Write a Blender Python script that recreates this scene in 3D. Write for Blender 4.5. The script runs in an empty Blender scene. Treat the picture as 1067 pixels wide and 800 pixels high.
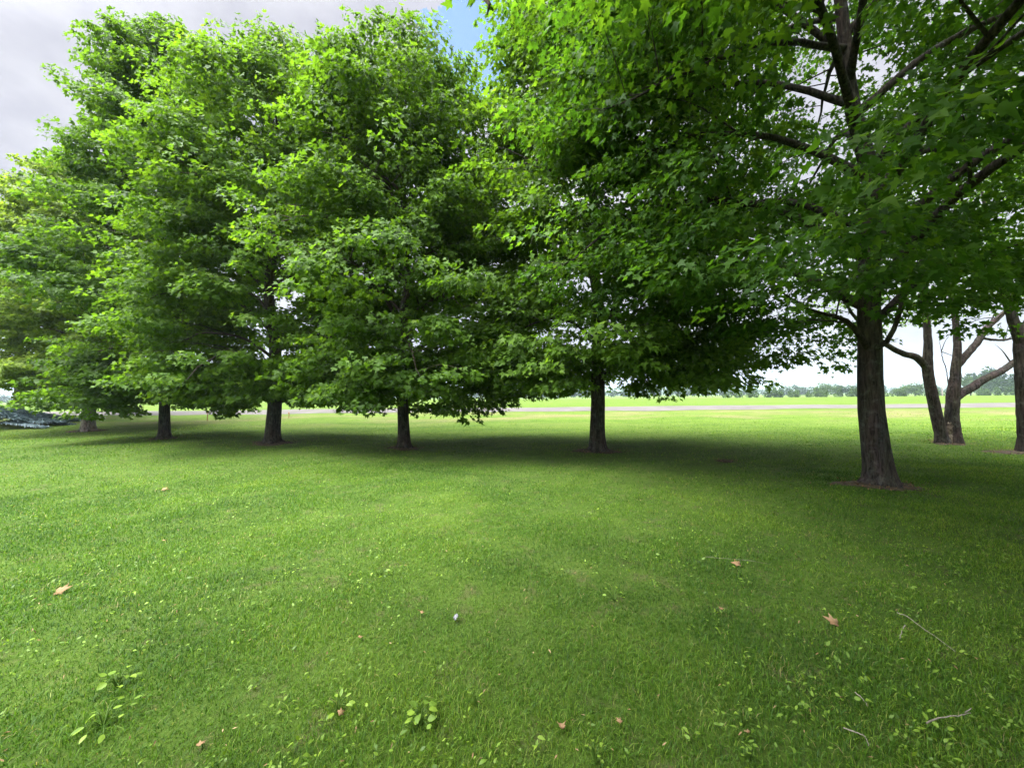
import bpy, math, random
import numpy as np
from mathutils import Matrix, Vector

random.seed(7)
rng = np.random.default_rng(11)
sc = bpy.context.scene
col = sc.collection
R = math.radians

# ------------------------------------------------------------------ terrain
CAM_H = 1.6
PITCH, ROLL, FOC = R(1.72), R(0.54), 400.0     # FOC in photo pixels (1067 wide)


def sstep(a, b, v):
    t = np.clip((np.asarray(v, float) - a) / (b - a), 0, 1)
    return t * t * (3 - 2 * t)


def gz(x, y):
    """height of the ground at x, y"""
    x = np.asarray(x, float)
    y = np.asarray(y, float)
    z = 0.45 * sstep(17.5, 27.5, y) + 0.15 * sstep(27, 36, y) + 0.2 * sstep(38, 62, y)
    z = z - 1.4 * sstep(66, 150, y)
    near = np.exp(-(x * x + y * y) / 3200.0)
    und = 0.022 * np.sin(0.9 * x + 0.5 * y) + 0.018 * np.sin(1.7 * y - 0.7 * x + 1.3) + 0.03 * np.sin(0.23 * x + 0.31 * y + .6)
    return z + und * near


CAM = np.array([0.0, 0.0, CAM_H + float(gz(0, 0))])
cam_mat = Matrix.Translation(Vector(CAM)) @ Matrix.Rotation(R(90) + PITCH, 4, 'X') @ Matrix.Rotation(-ROLL, 4, 'Z')
cam_rot = np.array(cam_mat.to_3x3())


def ray(px, py):
    d = cam_rot @ np.array([(px - 533.5) / FOC, (400 - py) / FOC, -1.0])
    return d


def on_ground(px, py):
    d = ray(px, py)
    t = CAM_H / max(-d[2], 1e-3)
    for _ in range(12):
        p = CAM + d * t
        t = (float(gz(p[0], p[1])) - CAM[2]) / d[2]
    p = CAM + d * t
    return np.array([p[0], p[1], float(gz(p[0], p[1]))])


def at_depth(px, py, y):
    d = ray(px, py)
    return CAM + d * (y / d[1])


# ------------------------------------------------------------------ helpers
def link(o, parent=None):
    col.objects.link(o)
    if parent is not None:
        o.parent = parent
        o.matrix_parent_inverse = Matrix.Identity(4)
    return o


def mesh_np(name, verts, faces, mat, parent=None, loc=(0, 0, 0), tint=None, smooth=False, extra=None):
    """faces: int array (n,3) or (n,4)"""
    verts = np.ascontiguousarray(verts, np.float32)
    faces = np.ascontiguousarray(faces, np.int32)
    me = bpy.data.meshes.new(name)
    n, k = faces.shape
    me.vertices.add(len(verts))
    me.vertices.foreach_set('co', verts.ravel())
    me.loops.add(n * k)
    me.loops.foreach_set('vertex_index', faces.ravel())
    me.polygons.add(n)
    me.polygons.foreach_set('loop_start', np.arange(0, n * k, k, dtype=np.int32))
    if smooth:
        me.polygons.foreach_set('use_smooth', np.ones(n, bool))
    if tint is not None:
        a = me.attributes.new('tint', 'FLOAT', 'POINT')
        a.data.foreach_set('value', np.ascontiguousarray(tint, np.float32))
    me.update(calc_edges=True)
    me.materials.append(mat)
    o = bpy.data.objects.new(name, me)
    o.location = loc
    return link(o, parent)


def tag(o, label=None, cat=None, group=None, kind=None):
    if label:
        o['label'] = label
    if cat:
        o['category'] = cat
    if group:
        o['group'] = group
    if kind:
        o['kind'] = kind
    return o


def empty(name, loc):
    o = bpy.data.objects.new(name, None)
    o.location = loc
    o.empty_display_size = 0.3
    return link(o)


def nrm(v):
    v = np.asarray(v, float)
    return v / np.maximum(np.linalg.norm(v, axis=-1, keepdims=True), 1e-9)


class Tubes:
    """collects bent tapering tubes into one mesh"""
    def __init__(self):
        self.v, self.f, self.n = [], [], 0

    def add(self, pts, rad, seg=8, rough=0.0, seed=0):
        pts = np.asarray(pts, float)
        rad = np.asarray(rad, float)
        m = len(pts)
        tan = nrm(np.gradient(pts, axis=0))
        ref = np.array([1.0, 0.0, 0.0]) if abs(tan[0][0]) < 0.8 else np.array([0, 1.0, 0])
        a = nrm(np.cross(tan, ref))
        b = np.cross(tan, a)
        th = np.linspace(0, 2 * math.pi, seg, endpoint=False)
        r = np.random.default_rng(seed)
        prof = np.ones((m, seg))
        if rough > 0:
            ph = r.uniform(0, 6.28, 4)
            for q, fr in enumerate((2, 3, 5, 7)):
                prof += rough / (1 + .5 * q) * np.sin(fr * th[None, :] + ph[q] + 0.5 * np.linspace(0, 6, m)[:, None])
        ring = (pts[:, None, :] + (a[:, None, :] * np.cos(th)[None, :, None] + b[:, None, :] * np.sin(th)[None, :, None])
                * (rad[:, None] * prof)[:, :, None])
        idx = np.arange(m * seg).reshape(m, seg) + self.n
        q = np.stack([idx[:-1], np.roll(idx[:-1], -1, 1), np.roll(idx[1:], -1, 1), idx[1:]], -1).reshape(-1, 4)
        self.v.append(ring.reshape(-1, 3))
        self.f.append(q)
        self.n += m * seg
        # tip
        self.v.append(pts[-1:])
        tip = self.n
        self.n += 1
        l = idx[-1]
        self.f.append(np.stack([l, np.roll(l, -1), np.full(seg, tip), np.full(seg, tip)], -1))

    def build(self, name, mat, parent=None, loc=(0, 0, 0)):
        v = np.concatenate(self.v) - np.asarray(loc if parent is None else parent.location)
        f = np.concatenate(self.f)
        # last tip faces are degenerate quads: keep as triangles through two meshes' worth of loops
        deg = f[:, 2] == f[:, 3]
        q = f[~deg]
        t = f[deg][:, :3]
        me = bpy.data.meshes.new(name)
        me.vertices.add(len(v))
        me.vertices.foreach_set('co', np.ascontiguousarray(v, np.float32).ravel())
        loops = np.concatenate([q.ravel(), t.ravel()]).astype(np.int32)
        me.loops.add(len(loops))
        me.loops.foreach_set('vertex_index', loops)
        me.polygons.add(len(q) + len(t))
        st = np.concatenate([np.arange(len(q)) * 4, len(q) * 4 + np.arange(len(t)) * 3]).astype(np.int32)
        me.polygons.foreach_set('loop_start', st)
        me.polygons.foreach_set('use_smooth', np.ones(len(st), bool))
        me.update(calc_edges=True)
        me.materials.append(mat)
        o = bpy.data.objects.new(name, me)
        if parent is None:
            o.location = loc
        return link(o, parent)


def spline(pts, n):
    """Catmull-Rom through pts"""
    pts = np.asarray(pts, float)
    p = np.vstack([2 * pts[0] - pts[1], pts, 2 * pts[-1] - pts[-2]])
    out = []
    m = len(pts) - 1
    for t in np.linspace(0, m, n):
        i = min(int(t), m - 1)
        u = t - i
        a, b, c, d = p[i], p[i + 1], p[i + 2], p[i + 3]
        out.append(0.5 * (2 * b + (c - a) * u + (2 * a - 5 * b + 4 * c - d) * u * u + (3 * b - a - 3 * c + d) * u ** 3))
    return np.array(out)


# ------------------------------------------------------------------ materials
def new_mat(name):
    m = bpy.data.materials.new(name)
    m.use_nodes = True
    nt = m.node_tree
    nt.nodes.clear()
    return m, nt, nt.nodes, nt.links


def ramp(nodes, stops, interp='LINEAR'):
    r = nodes.new('ShaderNodeValToRGB')
    r.color_ramp.interpolation = interp
    e = r.color_ramp.elements
    while len(e) < len(stops):
        e.new(0.5)
    for i, (p, c) in enumerate(stops):
        e[i].position = p
        e[i].color = (*c, 1)
    return r


def noise(nodes, links, vec, scale, detail=4, rough=.55, dist=0.0):
    n = nodes.new('ShaderNodeTexNoise')
    n.inputs['Scale'].default_value = scale
    n.inputs['Detail'].default_value = detail
    n.inputs['Roughness'].default_value = rough
    n.inputs['Distortion'].default_value = dist
    if vec is not None:
        links.new(vec, n.inputs['Vector'])
    return n


def mapping(nodes, links, vec, scale=(1, 1, 1), loc=(0, 0, 0)):
    m = nodes.new('ShaderNodeMapping')
    m.inputs['Scale'].default_value = scale
    m.inputs['Location'].default_value = loc
    links.new(vec, m.inputs['Vector'])
    return m.outputs['Vector']


def mixc(nodes, links, fac, a, b, mode='MIX'):
    m = nodes.new('ShaderNodeMix')
    m.data_type = 'RGBA'
    m.blend_type = mode
    for s, v in ((m.inputs[0], fac), (m.inputs[6], a), (m.inputs[7], b)):
        if isinstance(v, (int, float)):
            s.default_value = v
        elif isinstance(v, tuple):
            s.default_value = (*v, 1)
        else:
            links.new(v, s)
    return m.outputs[2]


def math_n(nodes, links, op, a, b=None, c=None, clamp=False):
    m = nodes.new('ShaderNodeMath')
    m.operation = op
    m.use_clamp = clamp
    for i, v in enumerate((a, b, c)):
        if v is None:
            continue
        if isinstance(v, (int, float)):
            m.inputs[i].default_value = v
        else:
            links.new(v, m.inputs[i])
    return m.outputs[0]


def leaf_mat(name, stops, transl, trans_share=0.5, rough=.58, spec=.22):
    """two-sided leaf: glossy top + light passing through; colour varies leaf by leaf"""
    m, nt, N, L = new_mat(name)
    at = N.new('ShaderNodeAttribute')
    at.attribute_name = 'tint'
    rp = ramp(N, stops)
    L.new(at.outputs['Fac'], rp.inputs[0])
    b = N.new('ShaderNodeBsdfPrincipled')
    L.new(rp.outputs[0], b.inputs['Base Color'])
    b.inputs['Roughness'].default_value = rough
    b.inputs['Specular IOR Level'].default_value = spec
    t = N.new('ShaderNodeBsdfTranslucent')
    tc = mixc(N, L, 1.0, rp.outputs[0], transl, 'MULTIPLY')
    L.new(tc, t.inputs['Color'])
    mx = N.new('ShaderNodeMixShader')
    mx.inputs[0].default_value = trans_share
    L.new(b.outputs[0], mx.inputs[1])
    L.new(t.outputs[0], mx.inputs[2])
    o = N.new('ShaderNodeOutputMaterial')
    L.new(mx.outputs[0], o.inputs['Surface'])
    return m


def bark_mat(name, dark, light, lichen=(.30, .30, .26), lichen_amt=.25, vs=1.0):
    m, nt, N, L = new_mat(name)
    tc = N.new('ShaderNodeTexCoord')
    v = mapping(N, L, tc.outputs['Object'], (11 * vs, 11 * vs, 1.6 * vs))
    n1 = noise(N, L, v, 2.4, 7, .62, .5)
    v2 = mapping(N, L, tc.outputs['Object'], (3, 3, .9))
    n2 = noise(N, L, v2, 1.5, 4, .6)
    r1 = ramp(N, [(.36, dark), (.5, tuple(.5 * (a + b) for a, b in zip(dark, light))), (.66, light)])
    L.new(n1.outputs['Fac'], r1.inputs[0])
    r2 = ramp(N, [(.52, (0, 0, 0)), (.68, (1, 1, 1))])
    n3 = noise(N, L, tc.outputs['Object'], 9, 6, .7)
    L.new(n3.outputs['Fac'], r2.inputs[0])
    f = math_n(N, L, 'MULTIPLY', r2.outputs[0], lichen_amt)
    c = mixc(N, L, f, r1.outputs[0], lichen)
    c = mixc(N, L, .55, c, mixc(N, L, 1.0, c, n2.outputs['Color'], 'OVERLAY'))
    hs = N.new('ShaderNodeHueSaturation')
    hs.inputs['Saturation'].default_value = .75
    L.new(c, hs.inputs['Color'])
    b = N.new('ShaderNodeBsdfPrincipled')
    L.new(hs.outputs[0], b.inputs['Base Color'])
    b.inputs['Roughness'].default_value = .92
    b.inputs['Specular IOR Level'].default_value = .15
    bm = N.new('ShaderNodeBump')
    bm.inputs['Strength'].default_value = 1.0
    bm.inputs['Distance'].default_value = .03
    L.new(n1.outputs['Fac'], bm.inputs['Height'])
    L.new(bm.outputs[0], b.inputs['Normal'])
    o = N.new('ShaderNodeOutputMaterial')
    L.new(b.outputs[0], o.inputs['Surface'])
    return m


def plain(name, c, rough=.8, c2=None, scale=20, spec=.2, bump=0.0):
    m, nt, N, L = new_mat(name)
    b = N.new('ShaderNodeBsdfPrincipled')
    b.inputs['Roughness'].default_value = rough
    b.inputs['Specular IOR Level'].default_value = spec
    tc = N.new('ShaderNodeTexCoord')
    n = noise(N, L, tc.outputs['Object'], scale, 6, .65)
    r = ramp(N, [(.35, c), (.65, c2 or c)])
    L.new(n.outputs['Fac'], r.inputs[0])
    L.new(r.outputs[0], b.inputs['Base Color'])
    if bump:
        bm = N.new('ShaderNodeBump')
        bm.inputs['Strength'].default_value = 1
        bm.inputs['Distance'].default_value = bump
        L.new(n.outputs['Fac'], bm.inputs['Height'])
        L.new(bm.outputs[0], b.inputs['Normal'])
    o = N.new('ShaderNodeOutputMaterial')
    L.new(b.outputs[0], o.inputs['Surface'])
    return m


def ground_mat():
    m, nt, N, L = new_mat('turf')
    g = N.new('ShaderNodeNewGeometry')
    P = g.outputs['Position']
    sx = N.new('ShaderNodeSeparateXYZ')
    L.new(P, sx.inputs[0])
    big = noise(N, L, P, .22, 3, .5)
    mid = noise(N, L, P, 1.6, 5, .6)
    fine = noise(N, L, P, 38, 5, .7)
    streak = noise(N, L, mapping(N, L, P, (.10, .9, .5)), 1.0, 5, .6)
    # near lawn
    lawn = ramp(N, [(.30, (.034, .062, .010)), (.5, (.060, .105, .014)), (.72, (.100, .150, .026))])
    fm = math_n(N, L, 'ADD', math_n(N, L, 'MULTIPLY', mid.outputs['Fac'], .55), math_n(N, L, 'MULTIPLY', fine.outputs['Fac'], .45))
    L.new(fm, lawn.inputs[0])
    # mown field beyond the trees: yellower, fresher grass
    field = ramp(N, [(.28, (.040, .080, .011)), (.5, (.076, .126, .017)), (.72, (.122, .165, .030))])
    fm2 = math_n(N, L, 'ADD', math_n(N, L, 'MULTIPLY', streak.outputs['Fac'], .6), math_n(N, L, 'MULTIPLY', mid.outputs['Fac'], .4))
    L.new(fm2, field.inputs[0])
    dry = ramp(N, [(.47, (0, 0, 0)), (.66, (1, 1, 1))])
    L.new(noise(N, L, mapping(N, L, P, (.16, .5, 1), (3, 1, 0)), 1.0, 4, .6).outputs['Fac'], dry.inputs[0])
    bank = ramp(N, [(0.0, (0, 0, 0)), (.35, (1, 1, 1)), (.7, (1, 1, 1)), (1.0, (0, 0, 0))])
    L.new(math_n(N, L, 'DIVIDE', math_n(N, L, 'SUBTRACT', sx.outputs['Y'], 19.0), 10.0), bank.inputs[0])
    dfac = math_n(N, L, 'MULTIPLY', math_n(N, L, 'MULTIPLY', dry.outputs[0], bank.outputs[0]), .8)
    fieldc = mixc(N, L, dfac, field.outputs[0], (.15, .13, .06))
    yy = math_n(N, L, 'ADD', sx.outputs['Y'], math_n(N, L, 'MULTIPLY', math_n(N, L, 'SUBTRACT', big.outputs['Fac'], .5), 3.5))
    blend = N.new('ShaderNodeMapRange')
    blend.interpolation_type = 'SMOOTHSTEP'
    blend.inputs['From Min'].default_value = 11.5
    blend.inputs['From Max'].default_value = 18.0
    L.new(yy, blend.inputs['Value'])
    c = mixc(N, L, blend.outputs[0], lawn.outputs[0], fieldc)
    # soil showing through in small spots
    soil = ramp(N, [(.54, (0, 0, 0)), (.66, (1, 1, 1))])
    L.new(noise(N, L, P, 4.3, 5, .65).outputs['Fac'], soil.inputs[0])
    sf = math_n(N, L, 'MULTIPLY', math_n(N, L, 'MULTIPLY', soil.outputs[0], .45), math_n(N, L, 'SUBTRACT', 1.0, blend.outputs[0]))
    c = mixc(N, L, sf, c, (.105, .085, .045))
    b = N.new('ShaderNodeBsdfPrincipled')
    L.new(c, b.inputs['Base Color'])
    b.inputs['Roughness'].default_value = .95
    b.inputs['Specular IOR Level'].default_value = .1
    bm = N.new('ShaderNodeBump')
    bm.inputs['Strength'].default_value = .8
    bm.inputs['Distance'].default_value = .05
    L.new(math_n(N, L, 'ADD', fine.outputs['Fac'], mid.outputs['Fac']), bm.inputs['Height'])
    L.new(bm.outputs[0], b.inputs['Normal'])
    o = N.new('ShaderNodeOutputMaterial')
    L.new(b.outputs[0], o.inputs['Surface'])
    return m


M = {}
M['turf'] = ground_mat()
GREEN = [(0.0, (.038, .082, .009)), (.45, (.070, .142, .012)), (.8, (.100, .182, .015)), (1.0, (.128, .206, .018))]
HAZED = [(0.0, (.080, .130, .016)), (.45, (.135, .205, .024)), (.8, (.180, .255, .034)), (1.0, (.220, .295, .046))]  # far-left maples: haze paleness put into the leaf colour
BACKLIT = [(0.0, (.026, .068, .008)), (.5, (.050, .122, .011)), (1.0, (.110, .200, .016))]  # nearest maple: same leaves, backlit darkness put into the colour
M['maple'] = leaf_mat('maple_leaf', GREEN, (1.9, 1.9, .8))
M['maple_hazed'] = leaf_mat('maple_leaf_hazed', HAZED, (1.7, 1.7, .9))
M['maple_backlit'] = leaf_mat('maple_leaf_backlit', BACKLIT, (1.9, 1.9, .8))
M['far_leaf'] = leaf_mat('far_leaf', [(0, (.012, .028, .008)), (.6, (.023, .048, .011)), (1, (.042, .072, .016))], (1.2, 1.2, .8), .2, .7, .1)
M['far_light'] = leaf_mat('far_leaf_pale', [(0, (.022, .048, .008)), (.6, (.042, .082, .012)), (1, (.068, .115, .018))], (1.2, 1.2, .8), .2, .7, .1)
M['needles'] = leaf_mat('spruce_needles', [(0, (.035, .065, .070)), (.5, (.16, .23, .24)), (1, (.36, .45, .48))], (.6, .7, .7), .1, .6, .2)
M['blade'] = leaf_mat('grass_blade', [(0, (.022, .064, .006)), (.45, (.058, .142, .008)), (.8, (.115, .215, .014)), (.92, (.180, .255, .030)), (1, (.29, .24, .11))], (1.6, 1.6, .7), .35, .55, .25)
M['weed'] = leaf_mat('weed_leaf', [(0, (.080, .150, .020)), (.5, (.145, .245, .026)), (1, (.230, .340, .035))], (1.6, 1.6, .8), .35, .5, .3)
M['dry_leaf'] = leaf_mat('dry_leaf', [(0, (.11, .065, .030)), (.5, (.24, .145, .070)), (1, (.36, .25, .14))], (1, 1, 1), .1, .75, .15)
M['bark'] = bark_mat('maple_bark', (.012, .009, .007), (.070, .053, .039), (.19, .19, .165))
M['bark_tan'] = bark_mat('tan_bark', (.060, .046, .034), (.25, .195, .145), (.33, .31, .25), .3)
M['bark_old'] = bark_mat('old_bark', (.012, .009, .006), (.075, .054, .039), (.20, .20, .17), .3, .8)
M['twig'] = plain('twig_bark', (.040, .030, .022), .9, (.075, .058, .042))
M['dead_twig'] = plain('dead_twig', (.17, .145, .11), .85, (.32, .28, .22))
M['bare_wood'] = plain('bare_wood', (.07, .052, .036), .9, (.26, .21, .155), 14, .1, .03)
M['soil'] = plain('bare_soil', (.040, .032, .022), .97, (.11, .085, .058), 14, .1, .03)
M['road'] = plain('pale_road', (.082, .075, .067), .9, (.112, .103, .093), .7, .2)
M['hill'] = plain('hill_woods', (.045, .075, .045), .95, (.085, .120, .065), .03, .05)
M['scrap'] = plain('pale_scrap', (.10, .10, .105), .8, (.24, .24, .25), 90)
M['stake'] = plain('marker_orange', (.30, .14, .07), .8, (.38, .2, .10), 9)
M['pole'] = plain('weathered_pole', (.20, .17, .15), .9, (.28, .25, .22), 2)

# ------------------------------------------------------------------ ground sheet, road
gx = np.concatenate([-np.geomspace(16, 3000, 40)[::-1], np.linspace(-15.7, 15.7, 105), np.geomspace(16, 3000, 40)])
gy = np.concatenate([-np.geomspace(6.3, 400, 18)[::-1], np.linspace(-6, 20, 105), np.linspace(20.4, 70, 90), np.geomspace(71, 3500, 50)])
X, Y = np.meshgrid(gx, gy)
Z = gz(X, Y)
nx, ny = len(gx), len(gy)
idx = np.arange(nx * ny).reshape(ny, nx)
F = np.stack([idx[:-1, :-1], idx[:-1, 1:], idx[1:, 1:], idx[1:, :-1]], -1).reshape(-1, 4)
ground = mesh_np('ground', np.stack([X, Y, Z], -1).reshape(-1, 3), F, M['turf'], smooth=True)
tag(ground, 'green lawn running back to a mown field and pale road', kind='structure')

rx = np.concatenate([-np.geomspace(60, 900, 30)[::-1], np.linspace(-58, 58, 59), np.geomspace(60, 900, 30)])
rt = np.linspace(0, 1, 19)
rv, n_r = [], len(rt)
for x in rx:
    e0 = 27.9 + .18 * math.sin(x * .35) + .1 * math.sin(x * 1.1)
    e1 = 33.2 + .2 * math.sin(x * .29 + 1)
    yy_ = e0 + (e1 - e0) * rt
    rv.append(np.stack([np.full(n_r, x), yy_, gz(x, yy_) + .012 + .10 * np.sin(math.pi * rt) ** .7], -1))
rv = np.concatenate(rv)
idx = np.arange(len(rx) * n_r).reshape(len(rx), n_r)
F = np.stack([idx[:-1, :-1], idx[1:, :-1], idx[1:, 1:], idx[:-1, 1:]], -1).reshape(-1, 4)
tag(mesh_np('road', rv, F, M['road'], smooth=True), 'pale unmarked road crossing the field behind the trees', kind='structure')

# ------------------------------------------------------------------ leaves
FULL = np.array([(0, .33), (0, 0), (.20, -.07), (.40, .05), (.27, .21), (.54, .55), (.20, .50), (0, 1.0),
                 (-.20, .50), (-.54, .55), (-.27, .21), (-.40, .05), (-.20, -.07)], float)
FULL_F = np.array([(0, i, i + 1 if i < 12 else 1) for i in range(1, 13)])
MID = np.array([(0, -.02), (.44, .10), (.5, .52), (.17, .5), (0, 1.0), (-.17, .5), (-.5, .52), (-.44, .10)], float)
MID_F = np.array([(0, 1, 3), (1, 2, 3), (0, 3, 5), (3, 4, 5), (0, 5, 7), (5, 6, 7)])
LOW = np.array([(0, 0), (.45, .4), (0, 1.0), (-.45, .4)], float)
LOW_F = np.array([(0, 1, 2), (0, 2, 3)])


def leaf_cloud(pos, tip, normal, size, tmpl, tf, r, fold=.22):
    """turns leaf frames into one vertex / face set"""
    tip = nrm(tip)
    normal = nrm(normal - (normal * tip).sum(1, keepdims=True) * tip)
    side = np.cross(tip, normal)
    n = len(pos)
    k = len(tmpl)
    x = tmpl[:, 0]
    y = tmpl[:, 1]
    fo = r.normal(fold, .20, n)[:, None]
    cu = r.normal(.24, .24, n)[:, None]
    zloc = np.abs(x)[None, :] * fo - cu * (y ** 2)[None, :]
    s = size[:, None]
    v = (pos[:, None, :] + side[:, None, :] * (x[None, :] * s)[:, :, None] + tip[:, None, :] * (y[None, :] * s)[:, :, None]
         + normal[:, None, :] * (zloc * s)[:, :, None])
    f = tf[None, :, :] + (np.arange(n) * k)[:, None, None]
    return v.reshape(-1, 3), f.reshape(-1, 3), k


def leaves_from_sprays(c, out, ext, per, size, r, tmpl, tf, tint_bias=0.0, tintvar=.5, droop=.45, tilt=.55):
    """flat drooping sprays of leaves at the branch ends. c, out: (n,3); ext: (n,)"""
    n = len(c)
    num = r.poisson(per * (ext / ext.mean()) ** 1.6)
    i = np.repeat(np.arange(n), num)
    m = len(i)
    e = ext[i]
    outh = out.copy()
    outh[:, 2] *= .25
    outh = nrm(outh)
    lat = nrm(np.cross(outh, (0, 0, 1.0)))
    rr = np.sqrt(r.uniform(0, 1, m))
    an = r.uniform(0, 2 * math.pi, m)
    u = rr * np.cos(an) * 1.25
    w = rr * np.sin(an)
    w = w * (1 - .35 * np.clip(u, 0, 1.3))              # pointed towards the tip
    h = r.normal(0, .13, m) - droop * .5 * rr ** 2 + .16 * (1 - rr)
    ph = r.uniform(0, 6.28, n)
    p = c[i] + outh[i] * (u * e)[:, None] + lat[i] * (w * e)[:, None]
    p[:, 2] += h * e
    d = outh[i] * (.55 + u)[:, None] + lat[i] * (w * 1.0)[:, None] + r.normal(0, .45, (m, 3))
    d[:, 2] = -.35 + r.normal(0, .35, m) - .3 * rr
    nn = r.normal(0, tilt, (m, 3)) + outh[i] * (.30 + .25 * rr)[:, None]
    nn[:, 2] = np.abs(1.0 + r.normal(0, .25, m))
    s = size * r.uniform(.5, 1.28, m)
    v, f, k = leaf_cloud(p, d, nn, s, tmpl, tf, r)
    spr = r.normal(0, .13, n)
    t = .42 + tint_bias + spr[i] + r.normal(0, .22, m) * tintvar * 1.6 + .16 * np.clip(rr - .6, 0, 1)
    return v, f, np.repeat(np.clip(t, 0, 1), k)


PROF_T = [0, .06, .16, .30, .45, .60, .75, .87, .95, 1.0]
PROF_R = [.62, .82, .96, 1.0, .98, .90, .74, .52, .32, .06]


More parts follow.
